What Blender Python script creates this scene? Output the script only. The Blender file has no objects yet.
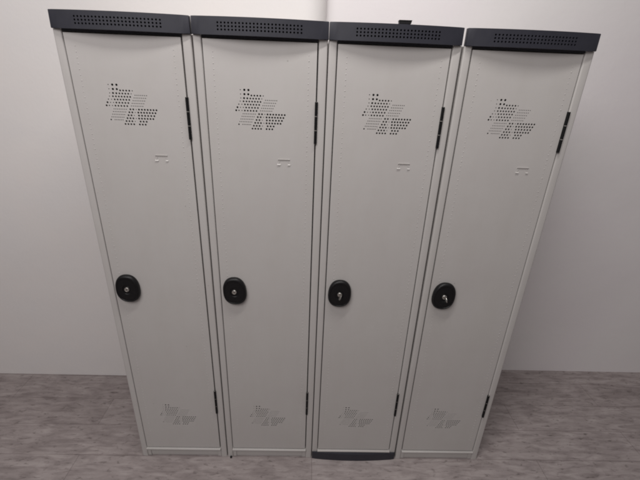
import bpy, bmesh, math, random
from mathutils import Vector, Matrix
random.seed(4)
sc = bpy.context.scene
COL = sc.collection

# ------------------------------------------------------------------ materials
def mat(name, col, rough=.5, metal=0., spec=.5, bump=None, tint=None, rvar=0):
    m = bpy.data.materials.new(name); m.use_nodes = True
    nt = m.node_tree; n = nt.nodes; l = nt.links
    b = n['Principled BSDF']
    b.inputs['Base Color'].default_value = (*col, 1)
    b.inputs['Roughness'].default_value = rough
    b.inputs['Metallic'].default_value = metal
    b.inputs['Specular IOR Level'].default_value = spec
    tc = n.new('ShaderNodeTexCoord'); 
    if tint:                                   # slight uneven colour of the coating itself
        nz = n.new('ShaderNodeTexNoise'); nz.inputs['Scale'].default_value = tint[0]
        nz.inputs['Detail'].default_value = 5
        l.new(tc.outputs['Object'], nz.inputs['Vector'])
        r = n.new('ShaderNodeValToRGB')
        r.color_ramp.elements[0].position = .32; r.color_ramp.elements[1].position = .7
        r.color_ramp.elements[0].color = (*tint[1], 1); r.color_ramp.elements[1].color = (*col, 1)
        l.new(nz.outputs['Fac'], r.inputs['Fac']); l.new(r.outputs['Color'], b.inputs['Base Color'])
    if rvar:
        nr = n.new('ShaderNodeTexNoise'); nr.inputs['Scale'].default_value = 9; nr.inputs['Detail'].default_value = 6
        l.new(tc.outputs['Object'], nr.inputs['Vector'])
        mr = n.new('ShaderNodeMapRange'); mr.inputs['To Min'].default_value = rough-rvar; mr.inputs['To Max'].default_value = rough+rvar
        l.new(nr.outputs['Fac'], mr.inputs['Value']); l.new(mr.outputs['Result'], b.inputs['Roughness'])
    if bump:
        last = None
        for sc_, st, di in bump:
            nz = n.new('ShaderNodeTexNoise'); nz.inputs['Scale'].default_value = sc_; nz.inputs['Detail'].default_value = 3
            l.new(tc.outputs['Object'], nz.inputs['Vector'])
            bp = n.new('ShaderNodeBump'); bp.inputs['Strength'].default_value = st; bp.inputs['Distance'].default_value = di
            l.new(nz.outputs['Fac'], bp.inputs['Height'])
            if last: l.new(last.outputs['Normal'], bp.inputs['Normal'])
            last = bp
        l.new(last.outputs['Normal'], b.inputs['Normal'])
    return m

M_PAINT = mat('beige_powder_coat', (.500, .482, .464), .42, bump=[(420, .12, .0006), (5, .4, .004)], tint=(3.2, (.489, .467, .453)), rvar=.06)
M_CAP   = mat('dark_slate_plastic', (.0200, .0205, .030), .5, bump=[(700, .2, .0005)], tint=(40, (.0235, .024, .034)))
M_BLACK = mat('black_plastic', (.0050, .0046, .0054), .45, spec=.35, bump=[(500, .1, .0004)], rvar=.06)
M_HINGE = mat('black_hinge_metal', (.004, .004, .0045), .5, spec=.25, bump=[(300, .1, .0004)])
M_STEEL = mat('dull_nickel', (.55, .53, .50), .35, metal=.9, bump=[(300, .1, .0003)])
M_SLOT  = mat('keyway_black', (.01, .01, .01), .6)
M_WALL  = mat('white_wall_paint', (.785, .742, .757), .8, bump=[(60, .25, .002), (4, .3, .01)], tint=(2.2, (.785, .76, .755)))
M_PIL   = mat('warm_white_plaster', (.79, .755, .735), .8, bump=[(70, .25, .002), (5, .3, .008)], tint=(4, (.77, .745, .735)))

def fleck(m):
    nt = m.node_tree; n = nt.nodes; l = nt.links; b = n['Principled BSDF']
    g = n.new('ShaderNodeNewGeometry')
    for z in n:
        if z.type == 'TEX_NOISE' and z.inputs['Scale'].default_value < 50:
            for k in list(z.inputs['Vector'].links): l.remove(k)
            l.new(g.outputs['Position'], z.inputs['Vector'])
    old = b.inputs['Base Color'].links[0].from_socket
    v = n.new('ShaderNodeTexVoronoi'); v.inputs['Scale'].default_value = 17; v.inputs['Randomness'].default_value = 1
    l.new(g.outputs['Position'], v.inputs['Vector'])
    # chips: only the cells whose random value is high, a millimetre or so wide
    sp = n.new('ShaderNodeSeparateColor'); l.new(v.outputs['Color'], sp.inputs['Color'])
    gt = n.new('ShaderNodeMath'); gt.operation = 'GREATER_THAN'; gt.inputs[1].default_value = .80; l.new(sp.outputs[0], gt.inputs[0])
    mr = n.new('ShaderNodeMapRange'); mr.inputs['From Min'].default_value = .018; mr.inputs['From Max'].default_value = .042
    mr.inputs['To Min'].default_value = .55; mr.inputs['To Max'].default_value = 0; l.new(v.outputs['Distance'], mr.inputs['Value'])
    mu = n.new('ShaderNodeMath'); mu.operation = 'MULTIPLY'; l.new(gt.outputs[0], mu.inputs[0]); l.new(mr.outputs['Result'], mu.inputs[1])
    mx = n.new('ShaderNodeMix'); mx.data_type = 'RGBA'; l.new(mu.outputs[0], mx.inputs['Factor'])
    l.new(old, mx.inputs[6]); mx.inputs[7].default_value = (.16, .145, .135, 1)
    # faint long rub marks
    mp = n.new('ShaderNodeMapping'); mp.inputs['Scale'].default_value = (3.5, 3.5, 1.1); mp.inputs['Rotation'].default_value = (0, .25, 0)
    l.new(g.outputs['Position'], mp.inputs['Vector'])
    z = n.new('ShaderNodeTexNoise'); z.inputs['Scale'].default_value = 3; z.inputs['Detail'].default_value = 7; z.inputs['Roughness'].default_value = .65
    l.new(mp.outputs['Vector'], z.inputs['Vector'])
    r = n.new('ShaderNodeValToRGB'); r.color_ramp.elements[0].position = .30; r.color_ramp.elements[0].color = (.972, .968, .96, 1)
    r.color_ramp.elements[1].position = .55; r.color_ramp.elements[1].color = (1, 1, 1, 1); l.new(z.outputs['Fac'], r.inputs['Fac'])
    m2 = n.new('ShaderNodeMix'); m2.data_type = 'RGBA'; m2.blend_type = 'MULTIPLY'; m2.inputs['Factor'].default_value = 1
    l.new(mx.outputs[2], m2.inputs[6]); l.new(r.outputs['Color'], m2.inputs[7]); l.new(m2.outputs[2], b.inputs['Base Color'])
fleck(M_PAINT)

def floor_mat():
    m = bpy.data.materials.new('worn_wood_effect_vinyl'); m.use_nodes = True
    nt = m.node_tree; n = nt.nodes; l = nt.links; b = n['Principled BSDF']
    tc = n.new('ShaderNodeTexCoord')
    def noise(scale, sx, sy, det, rot=0):
        mp = n.new('ShaderNodeMapping'); mp.inputs['Scale'].default_value = (sx, sy, 1); mp.inputs['Rotation'].default_value = (0, 0, rot)
        l.new(tc.outputs['Object'], mp.inputs['Vector'])
        z = n.new('ShaderNodeTexNoise'); z.inputs['Scale'].default_value = scale; z.inputs['Detail'].default_value = det
        z.inputs['Roughness'].default_value = .6; z.inputs['Distortion'].default_value = .6
        l.new(mp.outputs['Vector'], z.inputs['Vector']); return z
    g = noise(9, 1, 4.5, 8, .05); s = noise(5, 1, 2.2, 4, -.25)
    r = n.new('ShaderNodeValToRGB'); e = r.color_ramp.elements
    e[0].position = .32; e[0].color = (.235, .200, .195, 1)
    e[1].position = .68; e[1].color = (.40, .355, .345, 1)
    k = r.color_ramp.elements.new(.5); k.color = (.325, .283, .276, 1)
    l.new(g.outputs['Fac'], r.inputs['Fac'])
    mx = n.new('ShaderNodeMix'); mx.data_type = 'RGBA'; mx.blend_type = 'MULTIPLY'; mx.inputs['Factor'].default_value = 1
    r2 = n.new('ShaderNodeValToRGB'); r2.color_ramp.elements[0].position = .36; r2.color_ramp.elements[0].color = (.84, .83, .83, 1)
    r2.color_ramp.elements[1].position = .55; r2.color_ramp.elements[1].color = (1, 1, 1, 1)
    l.new(s.outputs['Fac'], r2.inputs['Fac'])
    l.new(r.outputs['Color'], mx.inputs[6]); l.new(r2.outputs['Color'], mx.inputs[7])
    br = n.new('ShaderNodeTexBrick'); br.inputs['Scale'].default_value = 1
    br.inputs['Brick Width'].default_value = 1.1; br.inputs['Row Height'].default_value = .17; br.inputs['Mortar Size'].default_value = .0014
    br.inputs['Color1'].default_value = (1, 1, 1, 1); br.inputs['Color2'].default_value = (.88, .87, .87, 1); br.inputs['Mortar'].default_value = (.6, .57, .57, 1)
    l.new(tc.outputs['Object'], br.inputs['Vector'])
    m2 = n.new('ShaderNodeMix'); m2.data_type = 'RGBA'; m2.blend_type = 'MULTIPLY'; m2.inputs['Factor'].default_value = 1
    l.new(mx.outputs[2], m2.inputs[6]); l.new(br.outputs['Color'], m2.inputs[7])
    f = noise(26, 1, 2.6, 6, .45)
    r3 = n.new('ShaderNodeValToRGB'); r3.color_ramp.elements[0].position = .30; r3.color_ramp.elements[0].color = (.55, .53, .52, 1)
    r3.color_ramp.elements[1].position = .43; r3.color_ramp.elements[1].color = (1.04, 1.04, 1.04, 1); l.new(f.outputs['Fac'], r3.inputs['Fac'])
    m3 = n.new('ShaderNodeMix'); m3.data_type = 'RGBA'; m3.blend_type = 'MULTIPLY'; m3.inputs['Factor'].default_value = 1
    l.new(m2.outputs[2], m3.inputs[6]); l.new(r3.outputs['Color'], m3.inputs[7])
    l.new(m3.outputs[2], b.inputs['Base Color'])
    b.inputs['Roughness'].default_value = .55
    bp = n.new('ShaderNodeBump'); bp.inputs['Strength'].default_value = .3; bp.inputs['Distance'].default_value = .002
    l.new(g.outputs['Fac'], bp.inputs['Height']); l.new(bp.outputs['Normal'], b.inputs['Normal'])
    return m
M_FLOOR = floor_mat()

# ------------------------------------------------------------------ mesh helpers
def box(bm, x0, x1, y0, y1, z0, z1, bev=0, seg=2, edges=None, mi=0):
    r = bmesh.ops.create_cube(bm, size=1)
    vs = r['verts']
    for v in vs:
        v.co = Vector((x0 if v.co.x < 0 else x1, y0 if v.co.y < 0 else y1, z0 if v.co.z < 0 else z1))
    fs = {f for v in vs for f in v.link_faces}
    for f in fs: f.material_index = mi
    if bev:
        es = list({e for v in vs for e in v.link_edges})
        if edges: es = [e for e in es if edges(e)]
        bmesh.ops.bevel(bm, geom=es, offset=bev, segments=seg, affect='EDGES', profile=.5)

def prism(bm, pts, axis, a, b, mi=0):
    """pts: 2-D outline; axis 'y' -> (x,z) swept in y; 'z' -> (x,y) swept in z; 'x' -> (y,z) swept in x"""
    def P(p, t):
        return {'y': (p[0], t, p[1]), 'z': (p[0], p[1], t), 'x': (t, p[0], p[1])}[axis]
    A = [bm.verts.new(P(p, a)) for p in pts]; B = [bm.verts.new(P(p, b)) for p in pts]
    fs = [bm.faces.new(A), bm.faces.new(B[::-1])]
    k = len(pts)
    for i in range(k): fs.append(bm.faces.new((A[i], B[i], B[(i+1) % k], A[(i+1) % k])))
    for f in fs: f.material_index = mi
    return fs

def loft(bm, rings, mi=0):
    R = [[bm.verts.new(p) for p in r] for r in rings]
    k = len(R[0])
    for a, b in zip(R, R[1:]):
        for i in range(k):
            f = bm.faces.new((a[i], a[(i+1) % k], b[(i+1) % k], b[i])); f.material_index = mi
    for r in (R[0], R[-1]):
        f = bm.faces.new(r); f.material_index = mi

def finish(bm, name, mats, ang=35):
    bmesh.ops.recalc_face_normals(bm, faces=bm.faces)
    me = bpy.data.meshes.new(name); bm.to_mesh(me); bm.free()
    for m in mats: me.materials.append(m)
    me.polygons.foreach_set('use_smooth', [True]*len(me.polygons))
    me.set_sharp_from_angle(angle=math.radians(ang))
    return me

def cut(bm, cutter, ang=35):
    """bm minus cutter, as a new bmesh"""
    def tmp(b):
        bmesh.ops.recalc_face_normals(b, faces=b.faces)
        me = bpy.data.meshes.new('t'); b.to_mesh(me); b.free()
        o = bpy.data.objects.new('t', me); COL.objects.link(o); return o
    a, c = tmp(bm), tmp(cutter)
    md = a.modifiers.new('b', 'BOOLEAN'); md.operation = 'DIFFERENCE'; md.solver = 'EXACT'; md.object = c
    dg = bpy.context.evaluated_depsgraph_get()
    me = bpy.data.meshes.new_from_object(a.evaluated_get(dg))
    out = bmesh.new(); out.from_mesh(me)
    for o in (a, c):
        d = o.data; bpy.data.objects.remove(o); bpy.data.meshes.remove(d)
    bpy.data.meshes.remove(me)
    return out

def child(name, me, parent, loc=(0, 0, 0), rot=(0, 0, 0)):
    o = bpy.data.objects.new(name, me); COL.objects.link(o)
    o.parent = parent; o.location = loc; o.rotation_euler = rot
    return o

# ------------------------------------------------------------------ locker dimensions (metres, x from the locker's left edge)
W = .3975; H = 1.784; D = .50
DX0, DX1, DZ0, DZ1 = .0282, .3660, .0605, 1.7755     # door

def carcass_mesh():
    bm = bmesh.new()
    vert = lambda e: abs(e.verts[0].co.z-e.verts[1].co.z) > .1 and (e.verts[0].co.y < .01)
    box(bm, 0, .0248, 0, .022, 0, H, .0045, 4, vert)
    box(bm, .3705, W, 0, .022, 0, H, .0045, 4, vert)
    box(bm, .0004, .0016, .0222, D, 0, H-.001)
    box(bm, W-.0016, W-.0004, .0222, D, 0, H-.001)
    box(bm, .0017, W-.0017, D-.0015, D-.0003, .01, H-.002)
    box(bm, .0252, .3702, .0105, D-.002, H-.0022, H-.0010)
    box(bm, .0018, W-.0018, .03, D-.002, .052, .0532)
    box(bm, .0017, W-.0017, .0222, D-.002, H-.0045, H-.0030)     # roof sheet, wall to wall
    # header behind the cap
    box(bm, .025, .3703, .040, .0415, DZ1-.02, H-.0047)
    # bottom sill (catches the light) and recessed base rail with corner blocks
    box(bm, .025, .3703, -.0065, .0225, .0465, .0540, .0012, 2)
    box(bm, .025, .3703, .006, .018, .002, .0453)
    box(bm, .0252, .041, .0025, .0058, .001, .0452, .0012, 1)
    box(bm, .354, .3701, .0025, .0058, .001, .0452, .0012, 1)
    # inner stop frame behind the door
    box(bm, .0249, .0345, .0440, .0452, .054, DZ1+.004)
    box(bm, .3604, .3704, .0440, .0452, .054, DZ1+.004)
    box(bm, .0240, .0248, .0222, .0452, .054, DZ1+.004)
    box(bm, .3705, .3713, .0222, .0452, .054, DZ1+.004)
    return finish(bm, 'carcass', [M_PAINT])

# perforation pattern: (x, z, radius) in mm, z measured from the top row
def rowh(x0, x1, n, z, r): return [(x0+(x1-x0)*i/max(1, n-1), z, r) for i in range(n)]
B_, MD, SM, FA = 3.3, 2.7, 1.6, 1.75
def pattern():
    p = []
    z = 0
    p += [(133, 0, SM), (145.4, 0, B_+.2), (158, 0, B_+.2)]
    p += [(133.2, -12.4, SM), (145.2, -12.4, B_+.1), (157, -12.4, B_)]
    p += rowh(166.5, 194.3, 4, -15.6, MD+.1) + [(203.2, -15.6, FA)]
    p += [(133.5, -24, SM), (143.6, -24, B_-.2), (153.6, -24.2, MD+.2)] + rowh(163, 189.8, 4, -24.4, MD) + [(198.6, -24.4, SM)]
    p += [(131.2, -33.4, SM), (141.6, -33.4, MD)] + rowh(150.8, 194.3, 6, -33.4, MD)
    p += [(126.4, -42.4, SM+.3), (136, -42.4, SM)] + rowh(145.6, 190.0, 6, -42.4, MD)
    p += [(121.9, -51.6, MD+.3), (131.2, -51.6, SM), (140.4, -51.6, SM+.1)] + rowh(149, 185.8, 5, -51.6, MD)
    p += [(117.6, -60.8, B_-.3), (126.2, -60.8, SM+.4), (135.6, -60.8, SM)] + rowh(144.6, 181, 5, -60.8, MD)
    # upper right block of small holes
    for k in range(5):
        p += rowh(210-4.1*k, 245-4.0*k, 7, -28-8*k, SM-.05)
    # lower left block of small holes
    for k in range(4):
        p += rowh(138.9-3.7*k, 177-4.0*k, 8, -70.4-8.1*k, SM-.1)
    p += [(124.2, -103, MD-.3)] + rowh(136, 161.2, 6, -103, SM-.1)
    # lower middle wedge
    for k, n in enumerate((2, 2, 2, 3, 3, 4)):
        x0 = (189, 184.6, 180.6, 176, 171.4, 166.8)[k]
        p += rowh(x0, x0+9.1*(n-1), n, -70-9*k, MD+.15)
        p += [(x0+9.1*n, -70-9*k, SM-.1)] if k < 5 else []
        if k in (0, 1, 3): p += [(206.5-k*.4, -70-9*k, SM-.2)]
    # lower right block
    for k, (x0, x1, n) in enumerate(((215.6, 269.8, 7), (212.4, 265.6, 7), (213, 260.8, 6), (212.1, 256.5, 6), (215.4, 234.4, 3), (211.8, 230, 3))):
        p += rowh(x0, x1, n, -70-9*k, MD+.25)
    q = []
    for h in p:                                # never let two holes run into each other
        if all((h[0]-g[0])**2+(h[1]-g[1])**2 > (h[2]+g[2]+.5)**2 for g in q): q.append(h)
    return q

def door_mesh():
    bm = bmesh.new()
    box(bm, DX0, DX1, .0010, .0024, DZ0, DZ1)
    c = bmesh.new()
    for top in (1.6385, .3235):
        for x, z, r in pattern():
            k = 10
            prism(c, [((x+r*math.cos(2*math.pi*i/k+.1))/1000, top+(z+r*math.sin(2*math.pi*i/k+.1))/1000) for i in range(k)], 'y', -.002, .006)
    bm = cut(bm, c)
    # rounded fold round the edge + return flanges
    box(bm, DX0-.0006, DX0+.0002, .0014, .0190, DZ0, DZ1)
    box(bm, DX1-.0002, DX1+.0006, .0014, .0190, DZ0, DZ1)
    box(bm, DX0+.0008, DX1-.0008, .0026, .0190, DZ1-.0014, DZ1-.0002)
    box(bm, DX0+.0008, DX1-.0008, .0026, .0190, DZ0+.0002, DZ0+.0014)
    # the two columns of pressed dimples (stiffener spot marks)
    for cx in (.0555, .3425):
        z = .13
        while z < 1.745:
            r = .0021*random.uniform(.75, 1.05); h = .0011*random.uniform(.5, 1.0)
            xx = cx+random.uniform(-.0004, .0004)
            k = 8
            rings = [[(xx+r*q*math.cos(2*math.pi*i/k), .0010-hh*h, z+r*q*math.sin(2*math.pi*i/k)) for i in range(k)] for q, hh in ((1, -.2), (.8, .55), (.4, 1))]
            loft(bm, rings)
            z += .0158
    return finish(bm, 'door', [M_PAINT], 30)

def holder_mesh():
    # pressed label clip: shaded upper lip, two slanted legs, two feet that catch the light
    bm = bmesh.new(); y = .0008; e = .0024
    def ridge(x0, x1, z0, z1, down):
        t = [(y, z1), (y-(e if down else .0004), z1-.0003), (y, z0)] if down else [(y, z1), (y-e, z0+.0003), (y, z0)]
        prism(bm, t, 'x', x0, x1)
    ridge(.2480, .2870, 1.4235, 1.4285, True)
    for s in (0, 1):
        a = .2535 if s == 0 else .2815
        b = .2500 if s == 0 else .2850
        prism(bm, [(a-.0012, 1.4234), (a+.0012, 1.4234), (b+.0012, 1.4135), (b-.0012, 1.4135)], 'y', y, y-.0008)
        ridge(b-.0045, b+.0065 if s == 0 else b+.0035, 1.4090, 1.4134, False)
    return finish(bm, 'label_holder', [M_PAINT], 20)

def hinge_mesh():
    bm = bmesh.new(); L = .130
    def cyl(x, y, z0, z1, r, k=14, mi=0):
        prism(bm, [(x+r*math.cos(2*math.pi*i/k), y+r*math.sin(2*math.pi*i/k)) for i in range(k)], 'z', z0, z1, mi)
    s = L/3
    for k in range(3): cyl(0, 0, k*s+.0012, (k+1)*s-.0012, .0046)
    cyl(0, 0, .0005, L-.0005, .0026, mi=1)
    for k in (1, 2): cyl(0, 0, k*s-.0011, k*s+.0011, .0040, mi=1)
    box(bm, -.0042, .0042, .002, .012, .001, L-.001)
    return finish(bm, 'hinge', [M_HINGE, M_STEEL])

def bow_pts(x0, x1, yend, sag, yback, n=28, cr=.0022):
    pts = []
    for i in range(n+1):
        t = i/n; x = x0+(x1-x0)*t
        y = yend-sag*(1-(2*t-1)**2)
        pts.append((x, y))
    # rounded ends
    pts[0] = (x0, yend+cr); pts[-1] = (x1, yend+cr)
    pts.insert(1, (x0+cr*.3, yend+cr*.25)); pts.insert(-1, (x1-cr*.3, yend+cr*.25))
    return pts+[(x1, yback), (x0, yback)]

def cap_mesh(x0, x1, taper):
    bm = bmesh.new(); z0, z1 = H+.0006, H+.0475
    prism(bm, bow_pts(x0, x1, -.0075, .0175, .010), 'z', z0, z1)
    for v in bm.verts:                         # ends lean apart a little towards the top
        if v.co.z > H+.02:
            if v.co.x < x0+.001: v.co.x += taper
            if v.co.x > x1-.001: v.co.x -= taper
    es = [e for e in bm.edges if abs(e.verts[0].co.z-e.verts[1].co.z) < 1e-5]
    bmesh.ops.bevel(bm, geom=es, offset=.0014, segments=2, affect='EDGES', profile=.5)
    c = bmesh.new(); k = 8
    for j in range(3):
        for i in range(24):
            x = .0795+i*.01043; z = H+.0315-j*.0088+.0004; r = .0028
            prism(c, [(x+r*math.cos(2*math.pi*(q+.5)/k), z+r*math.sin(2*math.pi*(q+.5)/k)) for q in range(k)], 'y', -.05, -.004)
    bm = cut(bm, c)
    box(bm, .0249, .3704, .0028, .0098, H-.0045, H+.0003)      # added dark strip before the header: stops leaking light, stands in for gap shade
    return finish(bm, 'vent_cap', [M_CAP], 32)

def plinth_mesh():
    bm = bmesh.new()
    prism(bm, bow_pts(.0005, .3970, -.0055, .0105, -.0008), 'z', .0015, .0450)
    es = [e for e in bm.edges if abs(e.verts[0].co.z-e.verts[1].co.z) < 1e-5]
    bmesh.ops.bevel(bm, geom=es, offset=.0022, segments=3, affect='EDGES', profile=.5)
    return finish(bm, 'plinth', [M_CAP], 32)

def lock_mesh():
    bm = bmesh.new(); K = 56
    def ring(s, y, dz=0, sx=1):
        out = []
        for i in range(K):
            a = 2*math.pi*i/K
            c_, s_ = math.cos(a), math.sin(a)
            n = 2.35
            x = .0440*sx*math.copysign(abs(c_)**(2/n), c_); z = .0575*math.copysign(abs(s_)**(2/n), s_)
            x *= 1+.07*(-z/.0535)*.6            # a touch wider towards the foot
            out.append((x*s, y, z*s+dz))
        return out
    prof = [(.985, .001, 0), (1.0, -.002, 0), (1.0, -.0085, 0), (.975, -.0125, 0), (.93, -.0152, 0), (.88, -.0166, -.0005), (.845, -.0160, -.001),
            (.82, -.0142, -.0015), (.60, -.0150, -.0015), (.36, -.0156, -.001), (.345, -.0150, -.0005), (.33, -.0128, 0), (.20, -.0126, 0)]
    loft(bm, [ring(s, y, dz) for s, y, dz in prof])
    return finish(bm, 'lock', [M_BLACK], 40)

def cylinder_mesh():
    bm = bmesh.new(); k = 24
    def rg(r, y): return [(r*math.cos(2*math.pi*i/k), y, r*math.sin(2*math.pi*i/k)) for i in range(k)]
    loft(bm, [rg(.0088, -.012), rg(.0088, -.0170), rg(.0080, -.0180), rg(.0066, -.0180), rg(.0064, -.0172), rg(.0030, -.0172)])
    box(bm, -.0010, .0010, -.0176, -.0170, -.0048, .0040, mi=1)
    return finish(bm, 'lock_cylinder', [M_STEEL, M_SLOT], 30)

def key_mesh():
    bm = bmesh.new()
    # blade/shank out of the cylinder, then the flat bow with its ring hole; key lies in the y-z plane
    box(bm, -.0010, .0010, -.0235, -.0168, -.0036, .0036, .0004, 1)
    k = 28; c = (-.0340, 0.0)
    outer = [(c[0]+.0115*math.cos(2*math.pi*i/k), c[1]+.0110*math.sin(2*math.pi*i/k)) for i in range(k)]
    c2 = (-.0385, 0)
    inner = [(c2[0]+.0032*math.cos(2*math.pi*i/k), c2[1]+.0032*math.sin(2*math.pi*i/k)) for i in range(k)]
    O = {}; 
    for x in (-.0011, .0011):
        O[x] = ([bm.verts.new((x, *p)) for p in outer], [bm.verts.new((x, *p)) for p in inner])
        for i in range(k):
            j = (i+1) % k
            bm.faces.new((O[x][0][i], O[x][0][j], O[x][1][j], O[x][1][i]))
    a, b = O[-.0011], O[.0011]
    for w in (0, 1):
        for i in range(k):
            j = (i+1) % k
            bm.faces.new((a[w][i], a[w][j], b[w][j], b[w][i]))
    return finish(bm, 'key', [M_STEEL], 30)

ME = dict(carcass=carcass_mesh(), door=door_mesh(), holder=holder_mesh(), hinge=hinge_mesh(), lock=lock_mesh(), cyl=cylinder_mesh(), key=key_mesh(), plinth=plinth_mesh())
CAPS = [cap_mesh(.001, .3990, .0016), cap_mesh(.0003, .3993, .0006), cap_mesh(-.0003, .3945, .0004), cap_mesh(.0008, .3965, .0004)]

LOCKX, LOCKZ = .0805, .9225
specs = [
    (-.8022, 'tall beige metal locker at the far left end of the row', False),
    (-.4005, 'tall beige metal locker second from the left, keyless black lock, no base strip', False),
    (0.0000, 'tall beige metal locker with a dark curved strip at its foot', True),
    (.4042, 'tall beige metal locker at the right end of the row, key in its lock', False),
]
GROUP = 'row of beige metal lockers'
for i, (x, lab, foot) in enumerate(specs):
    r = bpy.data.objects.new('locker', None); COL.objects.link(r)
    r.location = (x, 0, 0); r.empty_display_size = .1
    r['label'] = lab; r['category'] = 'locker'; r['group'] = GROUP
    child('carcass', ME['carcass'], r)
    d = child('door', ME['door'], r)
    child('label_holder', ME['holder'], d)
    for z in (1.482, .284): child('hinge', ME['hinge'], r, (.3690, -.0030, z))
    lk = child('lock', ME['lock'], r, (LOCKX, 0, LOCKZ), (0, (0, math.radians(-4), math.radians(2), math.radians(4))[i], 0))
    child('lock_cylinder', ME['cyl'], lk)
    child('vent_cap', CAPS[i], r)
    if foot: child('plinth', ME['plinth'], r)
    if i == 1:
        fb = bmesh.new()
        prism(fb, [(.016+.005*math.cos(a*math.pi/8), -.0052+.005*math.sin(a*math.pi/8)) for a in range(16)], 'z', .0002, .0065)
        child('levelling_foot', finish(fb, 'levelling_foot', [M_BLACK]), r)

def loose(name, me, loc, rot, lab, cat, group=None):
    o = bpy.data.objects.new(name, me); COL.objects.link(o); o.location = loc; o.rotation_euler = rot
    o['label'] = lab; o['category'] = cat
    if group: o['group'] = group
    return o
loose('key', ME['key'], (LOCKX, 0, LOCKZ), (0, math.radians(20), 0), 'small silver key in the lock of the locker with the dark base strip', 'key', 'keys left in the locks')
loose('key', ME['key'], (.4042+LOCKX, 0, LOCKZ), (0, math.radians(-12), 0), 'small silver key in the lock of the right end locker', 'key', 'keys left in the locks')

bm = bmesh.new()
prism(bm, [(-.0170, 0), (.0160, 0), (.0185, .0090), (-.0185, .0090)], 'y', -.011, .011)
bmesh.ops.bevel(bm, geom=bm.edges[:], offset=.0012, segments=2, affect='EDGES')
box(bm, -.0187, .0187, -.0125, .0125, .0085, .0100, .0006, 1)
loose('clip', finish(bm, 'clip', [M_BLACK]), (.2155, -.014, H+.0476), (0, 0, math.radians(-3)), 'small black plastic clip standing on top of the dark locker cap', 'clip')

# ------------------------------------------------------------------ setting
bm = bmesh.new(); box(bm, -6, 6, -6, 1.2, -.05, 0)
o = bpy.data.objects.new('floor', finish(bm, 'floor', [M_FLOOR])); COL.objects.link(o); o['kind'] = 'structure'
bm = bmesh.new(); box(bm, -6, 6, .625, .80, -.04, 3.2)
o = loose('wall', finish(bm, 'wall', [M_WALL]), (0, 0, 0), (0, 0, 0), 'white painted wall behind the two right hand lockers', 'wall')
pts = [(-6, .61), (-6, .515)]
R_ = .095
for i in range(13):
    a = math.pi/2*i/12
    pts.append((.004-R_+R_*math.sin(a), .515+R_-R_*math.cos(a)))
pts.append((.004, .6245)); pts.append((-6, .6245)); pts.pop(0)
bm = bmesh.new(); prism(bm, pts, 'z', .001, 3.2)
loose('pillar', finish(bm, 'pillar', [M_PIL], 50), (0, 0, 0), (0, 0, 0), 'white plastered pier with a rounded corner behind the two left lockers', 'pillar')

# ------------------------------------------------------------------ light
def area(name, loc, tgt, sx, sy, power, col):
    L = bpy.data.lights.new(name, 'AREA'); L.shape = 'RECTANGLE'; L.size = sx; L.size_y = sy; L.energy = power; L.color = col
    o = bpy.data.objects.new(name, L); COL.objects.link(o); o.location = loc
    o.rotation_euler = (Vector(tgt)-Vector(loc)).to_track_quat('-Z', 'Y').to_euler(); return o
area('ceiling_tube', (.1, -.57, 3.05), (.05, -.40, 0), 1.3, .07, 21.5, (1, .975, .95))
area('fill_light', (-1.0, -2.0, 3.0), (0, 0, 1.4), 1.8, 1.2, 41, (1, .965, .96))  # added soft fill from behind the camera, no known fitting there
w = bpy.data.worlds.new('World'); sc.world = w; w.use_nodes = True
w.node_tree.nodes['Background'].inputs['Color'].default_value = (.97, .90, .905, 1)
w.node_tree.nodes['Background'].inputs['Strength'].default_value = .185

# ------------------------------------------------------------------ camera (solved from the locker edges)
def Rz(a): return Matrix.Rotation(a, 3, 'Z')
M = Rz(-.0310151) @ Matrix.Rotation(1.16223, 3, 'X') @ Rz(.0407406)
cam = bpy.data.cameras.new('camera'); co = bpy.data.objects.new('camera', cam); COL.objects.link(co)
co.matrix_world = Matrix.Translation((-.041979, -1.262139, 1.688281)) @ M.to_4x4()
cam.sensor_fit = 'HORIZONTAL'; cam.sensor_width = 36; cam.lens = 380/640*36; cam.clip_start = .02; cam.clip_end = 100
sc.camera = co
sc.view_settings.view_transform = 'Standard'; sc.view_settings.look = 'None'; sc.view_settings.gamma = 1; sc.view_settings.exposure = 0
sc.render.engine = 'CYCLES'
sc.cycles.filter_width = 2.0
